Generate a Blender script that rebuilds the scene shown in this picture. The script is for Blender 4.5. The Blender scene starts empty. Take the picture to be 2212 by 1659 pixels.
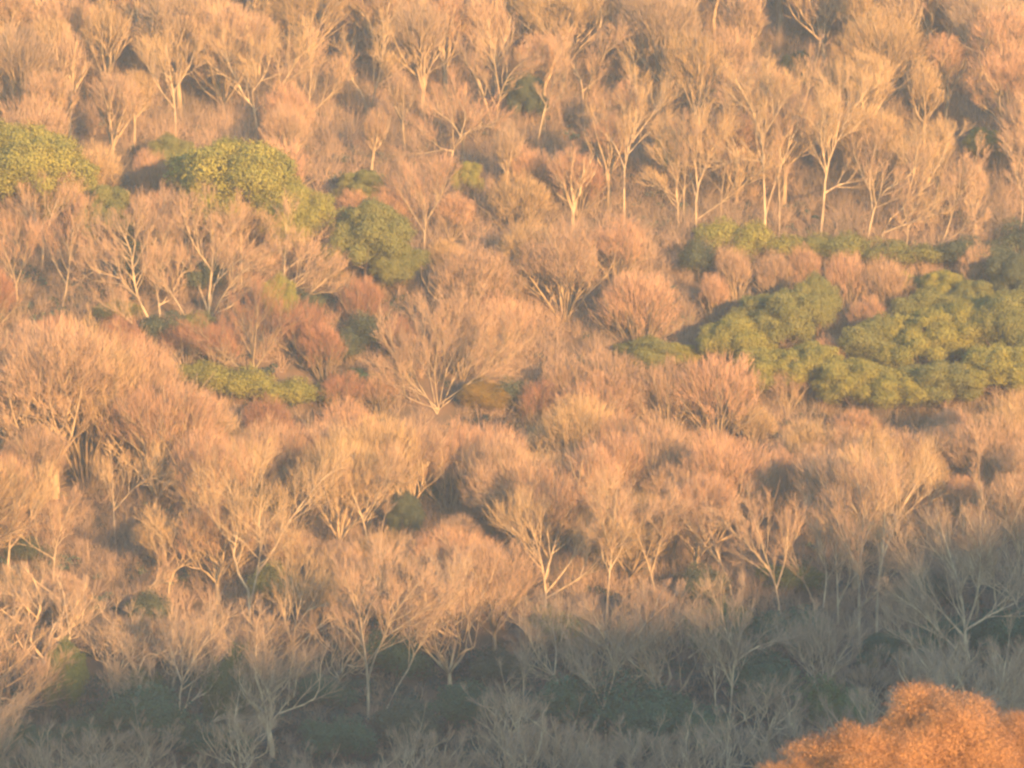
import bpy, math, random
import numpy as np

# ------------------------------------------------------------------ camera, sky, sun, exposure
S = bpy.context.scene
COL = S.collection
CZ, CY = 60.0, -520.0                       # camera height and distance from the foot of the slope
K = 110.0 / 520.0 / 2212.0                  # metres per photo unit per metre of distance
cam = bpy.data.cameras.new('camera')
cam.sensor_width = 36.0
cam.lens = 36.0 * 520.0 / 110.0
cam.clip_start = 1.0
cam.dof.use_dof = True; cam.dof.focus_distance = 575.0; cam.dof.aperture_fstop = 1.0
cam.clip_end = 6000.0
cam_o = bpy.data.objects.new('camera', cam)
COL.objects.link(cam_o)
cam_o.location = (0, CY, CZ)
cam_o.rotation_euler = (math.radians(90), 0, 0)
S.camera = cam_o

SUN_EL, SUN_AZ = 6.0, 28.0                  # low sun behind the camera, to its right
sa, ca = math.sin(math.radians(SUN_AZ)), math.cos(math.radians(SUN_AZ))
W = bpy.data.worlds.new("World"); S.world = W; W.use_nodes = True
nt = W.node_tree; nt.nodes.clear()
wo = nt.nodes.new('ShaderNodeOutputWorld'); bg = nt.nodes.new('ShaderNodeBackground')
sky = nt.nodes.new('ShaderNodeTexSky'); sky.sky_type = 'NISHITA'; sky.sun_disc = False
sky.sun_elevation = math.radians(SUN_EL); sky.sun_rotation = math.radians(180 - SUN_AZ)
sky.air_density = 1.0; sky.dust_density = 0.4; sky.ozone_density = 1.8
bg.inputs['Strength'].default_value = 0.15
nt.links.new(sky.outputs[0], bg.inputs[0]); nt.links.new(bg.outputs[0], wo.inputs[0])
sl = bpy.data.lights.new('sun', 'SUN'); sl.energy = 4.6; sl.angle = math.radians(0.53)
sl.color = (1.0, 0.505, 0.185)
so = bpy.data.objects.new('sun', sl); COL.objects.link(so)
so.rotation_euler = (math.radians(90 - SUN_EL), 0, math.radians(SUN_AZ))
so.location = (200, -600, 300)
S.view_settings.view_transform = 'Standard'; S.view_settings.look = 'None'
S.view_settings.gamma = 1.0; S.view_settings.use_curve_mapping = False
S.view_settings.exposure = 2.26
S.render.engine = 'CYCLES'
S.cycles.filter_width = 2.5
S.cycles.max_bounces = 5; S.cycles.diffuse_bounces = 3; S.cycles.volume_bounces = 0
S.cycles.use_denoising = True

# ------------------------------------------------------------------ materials
def ramp_mix(nt, c1, c2, fac):
    m = nt.nodes.new('ShaderNodeMix'); m.data_type = 'RGBA'
    m.inputs[6].default_value = (*c1, 1); m.inputs[7].default_value = (*c2, 1)
    nt.links.new(fac, m.inputs[0]); return m.outputs[2]

def material(name, c1, c2, scale=1.0, detail=3.0, rough=0.9, tint=True, trans=0.0, isl=0.0, stretch=None):
    m = bpy.data.materials.new(name); m.use_nodes = True
    t = m.node_tree; b = t.nodes['Principled BSDF']
    b.inputs['Roughness'].default_value = rough
    b.inputs['Specular IOR Level'].default_value = 0.15
    tc = t.nodes.new('ShaderNodeTexCoord'); n = t.nodes.new('ShaderNodeTexNoise')
    n.inputs['Scale'].default_value = scale; n.inputs['Detail'].default_value = detail
    src = tc.outputs['Object']
    if stretch:
        mp = t.nodes.new('ShaderNodeMapping'); mp.inputs['Scale'].default_value = stretch
        t.links.new(src, mp.inputs[0]); src = mp.outputs[0]
    t.links.new(src, n.inputs['Vector'])
    mr = t.nodes.new('ShaderNodeMapRange')
    mr.inputs[1].default_value = 0.35; mr.inputs[2].default_value = 0.65
    t.links.new(n.outputs[0], mr.inputs[0])
    col = ramp_mix(t, c1, c2, mr.outputs[0])
    if isl:
        g = t.nodes.new('ShaderNodeNewGeometry'); mr2 = t.nodes.new('ShaderNodeMapRange')
        mr2.inputs[3].default_value = 1 - isl; mr2.inputs[4].default_value = 1 + isl
        t.links.new(g.outputs['Random Per Island'], mr2.inputs[0])
        v = t.nodes.new('ShaderNodeVectorMath'); v.operation = 'SCALE'
        t.links.new(col, v.inputs[0]); t.links.new(mr2.outputs[0], v.inputs['Scale']); col = v.outputs[0]
    if tint:
        oi = t.nodes.new('ShaderNodeObjectInfo'); v = t.nodes.new('ShaderNodeVectorMath'); v.operation = 'MULTIPLY'
        t.links.new(col, v.inputs[0]); t.links.new(oi.outputs['Color'], v.inputs[1]); col = v.outputs[0]
    t.links.new(col, b.inputs['Base Color'])
    if trans:
        tr = t.nodes.new('ShaderNodeBsdfTranslucent'); ms = t.nodes.new('ShaderNodeMixShader')
        ms.inputs[0].default_value = trans
        t.links.new(col, tr.inputs[0]); t.links.new(b.outputs[0], ms.inputs[1]); t.links.new(tr.outputs[0], ms.inputs[2])
        t.links.new(ms.outputs[0], t.nodes['Material Output'].inputs[0])
    return m

M_BARK = material('pale_bark', (0.38, 0.315, 0.195), (0.18, 0.145, 0.10), 1.6, 4, stretch=(1, 1, .35))
M_TWIG = material('twig_bark', (0.40, 0.285, 0.175), (0.27, 0.19, 0.12), 0.35, 2, isl=.25)
M_LEAF = material('evergreen_leaf', (0.15, 0.155, 0.065), (0.105, 0.12, 0.055), 0.5, 3, rough=.6, trans=.3, isl=.15)
M_DARKB = material('dark_bark', (0.16, 0.12, 0.09), (0.09, 0.07, 0.055), 2, 3)
M_RUST = material('rust_leaf', (0.47, 0.29, 0.125), (0.25, 0.15, 0.08), 0.6, 3, rough=.7, trans=.2, isl=.4)
M_SOIL = material('leaf_litter', (0.13, 0.09, 0.055), (0.06, 0.055, 0.04), 0.25, 8, tint=False)
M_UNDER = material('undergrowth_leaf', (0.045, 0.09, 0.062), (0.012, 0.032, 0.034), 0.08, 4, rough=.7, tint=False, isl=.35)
M_BRUSH = material('brushwood', (0.34, 0.25, 0.165), (0.18, 0.15, 0.11), 0.1, 3, tint=False, isl=.3)

# ------------------------------------------------------------------ mesh helper
def mesh_from(name, V, F, mat, smooth=False):
    """V (n,3); F list of (m,k) index arrays, one per face size."""
    me = bpy.data.meshes.new(name)
    V = np.ascontiguousarray(V, dtype=np.float32)
    F = [f for f in F if len(f)]
    loops = np.concatenate([f.ravel() for f in F]).astype(np.int32)
    sizes = np.concatenate([np.full(len(f), f.shape[1]) for f in F])
    starts = np.concatenate([[0], np.cumsum(sizes)[:-1]]).astype(np.int32)
    me.vertices.add(len(V)); me.vertices.foreach_set('co', V.ravel())
    me.loops.add(len(loops)); me.loops.foreach_set('vertex_index', loops)
    me.polygons.add(len(sizes)); me.polygons.foreach_set('loop_start', starts)
    if smooth: me.polygons.foreach_set('use_smooth', np.ones(len(sizes), bool))
    me.materials.append(mat); me.update(calc_edges=True)
    return me

# ------------------------------------------------------------------ terrain
XK = np.array([-70, -35, 0, 35, 70.])
YK = np.array([-1500, -640, -520, -400, -300, -260, -200, -120, -60, -10, 10, 30, 45, 55, 66, 80, 95, 110, 130, 150, 190, 260, 400, 1500.])
ZK = np.array([
 [40]*5, [50]*5, [57]*5, [22]*5, [26, 26, 27, 31, 31], [20, 22, 26, 31, 31], [8, 8, 9, 10, 10], [-2]*5, [-1]*5,
 [20, 19.5, 19.5, 19.5, 20], [28, 27.5, 27, 27, 28], [39, 37, 36, 36, 38], [48, 43.5, 41.5, 41.5, 44], [54, 46.5, 43.5, 43, 46],
 [57, 51, 46, 45.5, 48], [65, 65, 58, 56, 58], [73, 74, 68, 66, 67], [80, 81, 77, 78, 78], [91, 92, 89, 88.5, 88.5],
 [101, 101, 99.5, 99, 99], [122, 121, 120, 119, 119], [150]*5, [168]*5, [170]*5], float)
GX = np.arange(-90, 90.1, 2.0); GY = np.arange(-700, 500.1, 2.0)
_t = np.array([np.interp(GY, YK, ZK[:, j]) for j in range(5)])
_g = np.array([np.interp(GX, XK, _t[:, i]) for i in range(len(GY))])
_k = np.exp(-0.5 * (np.arange(-4, 5) / 1.7) ** 2); _k /= _k.sum()
_gp = np.pad(_g, 4, mode='edge')
_gp = np.apply_along_axis(lambda a: np.convolve(a, _k, 'same'), 0, _gp)
_gp = np.apply_along_axis(lambda a: np.convolve(a, _k, 'same'), 1, _gp)
_g = _gp[4:-4, 4:-4]

def ridge(u):
    """crest height of the unseen opposite ridge, shaped for where its shadow falls, across the sun's direction"""
    h = np.interp(u, [-2000, -300, -150, -118, -80, -62, -45, -10, 10, 30, 55, 120, 300, 2000],
                  [70, 72, 76, 78, 86, 106, 114.5, 116, 117, 119.5, 127, 136, 130, 110])
    return h + 0.8 * np.sin(u * .31) + 0.6 * np.sin(u * .83 + 1) 

def zf(x, y):
    x = np.asarray(x, float); y = np.asarray(y, float)
    xi = np.clip((x + 90) / 2, 0, len(GX) - 1.001); yi = np.clip((y + 700) / 2, 0, len(GY) - 1.001)
    i = xi.astype(int); j = yi.astype(int); fx = xi - i; fy = yi - j
    z = (_g[j, i] * (1 - fx) + _g[j, i + 1] * fx) * (1 - fy) + (_g[j + 1, i] * (1 - fx) + _g[j + 1, i + 1] * fx) * fy
    z = z + 0.5 * np.sin(x * .21 + y * .13) * np.sin(y * .17 - x * .08 + 1) + .3 * np.sin(x * .47 + 2) * np.sin(y * .39)
    far = np.clip((np.abs(x) - 90) / 300, 0, 1)
    z = z + far * 14 * np.sin(x * .011 + 1.3) * np.cos(y * .008)
    v = x * sa - y * ca; u = x * ca + y * sa
    r = ridge(u) * np.exp(-0.5 * ((v - 790) / 95.) ** 2)
    return np.maximum(z, r)

def axis(lo, hi, a, b, fine, coarse):
    return np.unique(np.concatenate([np.arange(lo, a, coarse), np.arange(a, b, fine), np.arange(b, hi + 1, coarse)]))
tx = axis(-1500, 1500, -100, 620, 4.0, 40.0); ty = axis(-1500, 1500, -860, 300, 4.0, 40.0)
TX, TY = np.meshgrid(tx, ty); TZ = zf(TX, TY)
nx, ny = len(tx), len(ty)
idx = np.arange(nx * ny).reshape(ny, nx)
F = np.stack([idx[:-1, :-1], idx[:-1, 1:], idx[1:, 1:], idx[1:, :-1]], -1).reshape(-1, 4)
g = bpy.data.objects.new('ground', mesh_from('ground', np.stack([TX, TY, TZ], -1).reshape(-1, 3), [F], M_SOIL, True))
COL.objects.link(g); g['kind'] = 'structure'

_D = np.arange(470, 760, 0.25)
def hit(px, py):
    """where the line of sight through a photo point meets the slope"""
    x = (px - 1106) * K * _D; z = CZ - (py - 829.5) * K * _D; y = _D + CY
    w = np.nonzero(zf(x, y) >= z)[0]
    i = w[0] if len(w) else len(_D) - 1
    return float(x[i]), float(y[i]), float(zf(x[i], y[i]))
def proj(x, y, z):
    D = y - CY
    return 1106 + x / (K * D), 829.5 + (CZ - z) / (K * D)

# ------------------------------------------------------------------ branching
def nrm(a): return a / np.maximum(np.linalg.norm(a, axis=-1, keepdims=True), 1e-9)

def grow(rs, P0, D0, L, R0, nseg, wig, trop, taper=.35):
    """N branches at once: points (N,nseg+1,3), directions and radii"""
    N = len(P0); P = np.empty((N, nseg + 1, 3)); Dv = np.empty_like(P)
    P[:, 0] = P0; d = nrm(D0); Dv[:, 0] = d
    for s in range(nseg):
        d = nrm(d + rs.normal(0, wig, (N, 3)) + np.array([0, 0, trop]))
        P[:, s + 1] = P[:, s] + d * (L / nseg)[:, None]; Dv[:, s + 1] = d
    R = R0[:, None] * (1 - (1 - taper) * np.linspace(0, 1, nseg + 1)[None, :])
    return P, Dv, R

def spawn(rs, P, Dv, R, L, n, t0, ang, lf, up, rf=.6, tip=True):
    """n children on each branch"""
    N, m, _ = P.shape
    t = t0 + (1 - t0) * (np.arange(n)[None, :] + rs.uniform(0, 1, (N, n))) / n
    if tip: t[:, -1] = 1.0
    f = np.clip(t * (m - 1), 0, m - 1.0001); i = f.astype(int); fr = f - i
    r = np.arange(N)[:, None]
    p = P[r, i] * (1 - fr[..., None]) + P[r, i + 1] * fr[..., None]
    d = Dv[r, i + 1]; rad = R[r, i] * rf
    rv = rs.normal(0, 1, (N, n, 3)); side = nrm(np.cross(d, rv))
    a = np.radians(rs.uniform(ang[0], ang[1], (N, n)))
    if tip: a[:, -1] *= .35
    c = nrm(d * np.cos(a)[..., None] + side * np.sin(a)[..., None] + np.array([0, 0, up]))
    ln = L[:, None] * rs.uniform(lf[0], lf[1], (N, n)) * (1.15 - .55 * (t - t0) / (1 - t0 + 1e-6))
    return p.reshape(-1, 3), c.reshape(-1, 3), ln.reshape(-1), rad.reshape(-1)

def tubes(P, R, sides):
    N, m, _ = P.shape
    d = np.empty_like(P); d[:, 1:-1] = P[:, 2:] - P[:, :-2]; d[:, 0] = P[:, 1] - P[:, 0]; d[:, -1] = P[:, -1] - P[:, -2]
    d = nrm(d); ref = np.where(np.abs(d[..., 2:3]) > .9, np.array([1., 0, 0]), np.array([0, 0, 1.]))
    u = nrm(np.cross(d, ref)); v = np.cross(d, u)
    a = np.arange(sides) * 2 * math.pi / sides
    V = P[:, :, None] + R[:, :, None, None] * (np.cos(a)[None, None, :, None] * u[:, :, None] + np.sin(a)[None, None, :, None] * v[:, :, None])
    base = (np.arange(N) * m * sides)[:, None, None] + (np.arange(m - 1) * sides)[None, :, None]
    j = np.arange(sides)[None, None, :]; k = (np.arange(sides) + 1)[None, None, :] % sides
    F = np.stack([base + j, base + k, base + sides + k, base + sides + j], -1).reshape(-1, 4)
    return V.reshape(-1, 3), F

def slivers(rs, p, d, L, w, bend=.25):
    """thin two-piece twigs"""
    N = len(p); side = nrm(np.cross(d, rs.normal(0, 1, (N, 3)))) * w[:, None] * .5
    d2 = nrm(d + rs.normal(0, bend, (N, 3)) + np.array([0, 0, .12]))
    mid = p + d * (L * .5)[:, None]; tip = mid + d2 * (L * .5)[:, None]
    V = np.stack([p - side, p + side, mid + side * .75, mid - side * .75, tip], 1)
    b = (np.arange(N) * 5)[:, None]
    return V.reshape(-1, 3), b + np.array([[0, 1, 2, 3]]), b + np.array([[3, 2, 4]]), mid, d2

class Acc:
    def __init__(s): s.V = []; s.F = {3: [], 4: []}; s.n = 0
    def add(s, V, *Fs):
        for F in Fs: s.F[F.shape[1]].append(F + s.n)
        s.V.append(V); s.n += len(V)
    def mesh(s, name, mat, smooth=False):
        return mesh_from(name, np.concatenate(s.V), [np.concatenate(f) for f in s.F.values() if f], mat, smooth)

def resample(pts, rad, n):
    pts = np.asarray(pts, float); seg = np.linalg.norm(np.diff(pts, axis=0), axis=1); s = np.concatenate([[0], np.cumsum(seg)])
    # smooth the corners a little: Catmull-Rom through the points
    m = len(pts); out = []
    ts = np.linspace(0, s[-1], n)
    pe = np.vstack([2 * pts[0] - pts[1], pts, 2 * pts[-1] - pts[-2]])
    for t in ts:
        i = min(max(np.searchsorted(s, t, 'right') - 1, 0), m - 2); f = (t - s[i]) / max(seg[i], 1e-6)
        a, b, c, d = pe[i], pe[i + 1], pe[i + 2], pe[i + 3]
        out.append(.5 * ((2 * b) + (c - a) * f + (2 * a - 5 * b + 4 * c - d) * f * f + (3 * b - a - 3 * c + d) * f ** 3))
    return np.array(out), np.interp(ts, s, rad), s[-1]

def bare_meshes(name, rs, limbs, tw=1.0, dens=1.0, spread=1.0, up=.12, l2=3.2, wig=.10, shell=0):
    """limbs: list of (points, radii). Returns the trunk mesh (trunk and limbs) and the crown mesh (branches and twigs)"""
    A, B = Acc(), Acc()
    P2, D2, L2, R2 = [], [], [], []
    for pts, rad, t0 in limbs:
        p, r, ln = resample(pts, rad, 9)
        d = nrm(np.gradient(p, axis=0))
        V, Fq = tubes(p[None], r[None], 7); A.add(V, Fq)
        n = max(2, int(round(ln * (1 - t0) * 1.35 * dens)))
        q = spawn(rs, p[None], d[None], r[None], np.array([l2 * 1.5]), n, t0, (18 * spread, 46 * spread), (.5, 1.1), up, .62)
        for a, b in zip((P2, D2, L2, R2), q): a.append(b)
    p, d, L, r = map(np.concatenate, (P2, D2, L2, R2))
    r = np.clip(r, .035, .085)
    P, Dv, R = grow(rs, p, d, L, r, 5, wig, .05)
    V, Fq = tubes(P, R, 4); A.add(V, Fq)
    p, d, L, r = spawn(rs, P, Dv, R, L, 8, .32, (16, 42), (.42, .74), .22, .6)
    r = np.clip(r, .02, .034) * tw
    P, Dv, R = grow(rs, p, d, L, r, 3, wig, .07)
    if shell:                                                       # crowns of the wood have one rounded outline
        e = P[:, -1]; lo, hi = np.percentile(e, 7, axis=0), np.percentile(e, 93, axis=0)
        cc = (lo + hi) / 2; cc[2] = lo[2] + .3 * (hi[2] - lo[2]); rr = np.array([(hi[0] - lo[0]) / 2, (hi[1] - lo[1]) / 2, hi[2] - cc[2]]) * 1.12
        ph = rs.uniform(0, 6.28, 6)
        def lump(u): return 1 + .13 * np.sin(3.1 * u[..., 0] + ph[0] + 2 * u[..., 2]) + .11 * np.sin(4.3 * u[..., 1] + ph[1]) + .07 * np.sin(9 * u[..., 0] + ph[2]) * np.sin(8 * u[..., 1] + ph[3]) + .05 * np.sin(15 * u[..., 1] + ph[4] + 9 * u[..., 2])
        def inside(q, f):
            v = (q - cc) / rr; d_ = np.linalg.norm(v, axis=-1)
            return d_ < f * lump(nrm(v)) * rs.uniform(.97, 1.22, len(q))
        kp = inside(e, 1.04); P, Dv, R, L = P[kp], Dv[kp], R[kp], L[kp]
    V, Fq = tubes(P, R, 3); A.add(V, Fq)
    p, d, L, r = spawn(rs, P, Dv, R, L, 6, .12, (14, 40), (.5, .9), .2, .6)
    w = np.full(len(p), .022 * tw)
    if shell:
        kp = inside(p + d * L[:, None], 1.06); p, d, L, w = p[kp], d[kp], L[kp], w[kp]
        u = nrm(rs.normal(0, 1, (shell, 3))); u[:, 2] = np.where(u[:, 2] < -.25, -u[:, 2], u[:, 2])
        q = cc + u * rr * (lump(u) * (1.02 - .5 * rs.uniform(0, 1, shell) ** 1.2))[:, None] - np.array([0, 0, .4])
        V, f4, f3, _, _ = slivers(rs, q, nrm(u * .7 + [0, 0, .8] + rs.normal(0, .22, (shell, 3))), rs.uniform(.6, 1.3, shell), np.full(shell, .02 * tw)); B.add(V, f4, f3)
    V, f4, f3, mid, d2 = slivers(rs, p, d, L, w); B.add(V, f4, f3)
    N = len(p); n5 = 2
    t = rs.uniform(.2, 1, (N, n5, 1)); pp = (p[:, None] * (1 - t) + mid[:, None] * t) + 0
    dd = nrm(np.repeat(d[:, None], n5, 1) + rs.normal(0, .32, (N, n5, 3)) + np.array([0, 0, .15]))
    LL = (L[:, None] * rs.uniform(.45, .85, (N, n5))).reshape(-1)
    V, f4, f3, _, _ = slivers(rs, pp.reshape(-1, 3), dd.reshape(-1, 3), LL, np.full(N * n5, .016 * tw)); B.add(V, f4, f3)
    return A.mesh(name + '_trunk', M_BARK, True), B.mesh(name + '_crown', M_TWIG)

def skeleton(rs, H, W, trunk, nl, form, jit=1.0):
    """trunk and main limbs of a bare tree of height H, crown width W"""
    limbs = []; r0 = (.0155 * H + .04) * min(1, math.sqrt(8 / nl) if form != 'stems' else 1)
    lean = rs.normal(0, .07, 2)
    th = trunk * H
    if form == 'stems':                                            # a dome of many stems from the ground
        for i in range(nl):
            a = 2.4 * i + rs.uniform(-.3, .3); q = math.sqrt((i + .5) / nl) * rs.uniform(.85, 1.05)
            o = np.array([math.cos(a), math.sin(a), 0]); e = o * W * .43 * q; t = H * (.93 - .52 * q ** 2.5)
            j = lambda s_: rs.normal(0, s_, 3)
            limbs.append(([o * .25 - np.array([0, 0, .6]), e * .38 + [0, 0, t * .36] + j(.12), e * .74 + [0, 0, t * .72] + j(.2), e * 1.02 + [0, 0, t]], [r0 * .62, r0 * .48, r0 * .3, .04], .3))
        return limbs
    top = np.array([lean[0] * th, lean[1] * th, th])
    limbs.append(([[0, 0, -.8], [lean[1] * .9, -lean[0] * .9, th * .4], top], [r0 * 1.25, r0, r0 * .85], .8))
    for i in range(nl):
        a = 2.4 * i + rs.uniform(-.3, .3); q = 0 if i == 0 else math.sqrt((i + .3) / nl) * rs.uniform(.85, 1.05)
        o = np.array([math.cos(a), math.sin(a), 0]); e = o * W * .40 * q
        st = top * (rs.uniform(.9, 1) if form == 'vase' else rs.uniform(.6, 1)); rem = H - st[2]; t = rem * (.9 - .5 * q ** 2.2)
        j = lambda s_: rs.normal(0, s_ * jit, 3)
        limbs.append(([st - [0, 0, .1], st + e * .34 + [0, 0, t * .32] + j(.2), st + e * .72 + [0, 0, t * .66] + j(.35), st + e * 1.05 + [0, 0, t] + j(.4)],
                      [r0 * .6, r0 * .46, r0 * .28, .04], .2))
        for _ in range(1 + (rs.uniform() < .4)):                   # forks off the limb
            b = a + rs.choice([-1, 1]) * rs.uniform(.4, 1.2); o2 = np.array([math.cos(b), math.sin(b), 0]); f = rs.uniform(.3, .65)
            m = st + e * f + [0, 0, t * f]
            limbs.append(([m, m + o2 * W * .11 + [0, 0, rem * .15], m + o2 * W * .19 + [0, 0, rem * .32]], [r0 * .34, r0 * .24, .04], .2))
    return limbs

# ------------------------------------------------------------------ leafy crowns
def leaf_quads(rs, c, n, size):
    N = len(c); n = nrm(n); u = nrm(np.cross(n, rs.normal(0, 1, (N, 3)))); v = np.cross(n, u)
    s = size * rs.uniform(.6, 1.3, (N, 1)); a = u * s; b = v * s * rs.uniform(.45, .8, (N, 1))
    V = np.stack([c - a, c - b * .9, c + a, c + b], 1).reshape(-1, 3)
    return V, (np.arange(N) * 4)[:, None] + np.array([[0, 1, 2, 3]])

def leafy_meshes(name, rs, H, W, nl, per, leaf, matl, low=.25, rl=.22, twigs=0, flat=1.0, matb=None):
    A, B = Acc(), Acc()
    Hc = H * (1 - low) * .5; cz = H * low + Hc
    cs = []
    lobes = []
    for i in range(nl):
        d = nrm(rs.normal(0, 1, 3)); d[2] = d[2] if d[2] > -.35 else -d[2]; d = nrm(d)
        q = rs.uniform(.5, .9) if i > nl * .25 else rs.uniform(.1, .5)
        c = np.array([d[0] * W * .5 * q, d[1] * W * .5 * q, cz + d[2] * Hc * q]); r = W * rl * rs.choice([.6, .8, 1.0, 1.3]) * rs.uniform(.85, 1.15)
        lobes.append((c, r))
    for c, r in lobes:
        n = int(per * (r / (W * rl)) ** 2)
        d = nrm(rs.normal(0, 1, (n, 3)) + nrm(c - [0, 0, cz * .8]) * .5 + np.array([0, 0, .3]))
        bump = 1 + .13 * np.sin(d[:, 0] * 7 + c[0] * 3) * np.sin(d[:, 1] * 6 + c[1]) + .12 * np.sin(d[:, 2] * 8 + c[2] * 2)
        rr = r * bump * np.where(rs.uniform(0, 1, n) < .75, rs.uniform(.84, 1.12, n), rs.uniform(.5, .84, n))
        p = c + d * rr[:, None] * np.array([1, 1, .95 * flat]) + rs.normal(0, .1, (n, 3))
        V, f = leaf_quads(rs, p, d + rs.normal(0, .45, (n, 3)), leaf); B.add(V, f)
    r0 = .02 * H + .05
    V, f = tubes(np.array([[[0, 0, -.8], [.1, 0, H * .25], [0, .1, H * .6]]]), np.array([[r0 * 1.2, r0, r0 * .5]]), 7); A.add(V, f)
    ends = np.array([c for c, r in lobes]); N = len(ends); st = np.stack([np.zeros(N), np.zeros(N), rs.uniform(.25, .55, N) * H], 1)
    st[:, 2] = np.minimum(st[:, 2], ends[:, 2])
    P = np.stack([st, st * .5 + ends * .5 - np.array([0, 0, .06 * H]), ends], 1)
    V, f = tubes(P, np.tile(np.array([[r0 * .4, r0 * .28, .03]]), (N, 1)), 4); A.add(V, f)
    if twigs:
        i = rs.integers(0, N, twigs); d = nrm(rs.normal(0, 1, (twigs, 3)) + [0, 0, .5]); R = np.array([r for c, r in lobes])[i]
        p = ends[i] + d * (R * rs.uniform(.6, .95, twigs))[:, None]
        V, f4, f3, _, _ = slivers(rs, p, nrm(d + rs.normal(0, .4, (twigs, 3))), rs.uniform(.3, .8, twigs), np.full(twigs, .018)); A.add(V, f4, f3)
    return A.mesh(name + '_trunk', matb or M_DARKB, True), B.mesh(name + '_crown', matl)

# ------------------------------------------------------------------ things
THINGS = []
def empty(name, loc, rz=0, sc=(1, 1, 1)):
    o = bpy.data.objects.new(name, None); COL.objects.link(o)
    o.location = loc; o.rotation_euler = (0, 0, rz); o.scale = sc; o.empty_display_size = .5
    return o
def part(name, me, parent, color=(1, 1, 1)):
    o = bpy.data.objects.new(name, me); COL.objects.link(o); o.parent = parent
    o.color = (*color, 1); return o
def plant(name, meshes, loc, rz, sc, label, cat, group, tc=(1, 1, 1), cc=(1, 1, 1), tilt=(0, 0)):
    t = empty(name, loc, rz, sc); t.rotation_euler = (tilt[0], tilt[1], rz)
    part('trunk', meshes[0], t, tc); part('crown', meshes[1], t, cc)
    t['label'] = label; t['category'] = cat
    if group: t['group'] = group
    return t
G_BARE = 'bare winter trees on the hillside'; G_EVER = 'leafy evergreen trees among the bare ones'
G_SHRUB = 'low evergreen shrubs under the trees'

TINT = {'tan': (1.0, 1.0, 1.0), 'pinkish': (1.05, .955, .92), 'yellowish': (1.02, 1.06, .85), 'greyish': (.85, .93, 1.0), 'russet': (.74, .58, .56)}  # russet: reddish twigs, also darkened to carry the gully's shade

# traced main limbs of the trees that stand out; each point is (photo x, photo y)
def tr(code, s):
    o = {'a': (0, 0, .5), 'b': (1106, 0, .5), 'c': (0, 829.5, .5), 'd': (1106, 829.5, .5), 'e': (172.8, 362.9, .25)}[code]
    return [[(o[0] + float(a) * o[2], o[1] + float(b) * o[2]) for a, b in (q.split(',') for q in l.split())] for l in s.split('/')]
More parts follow.
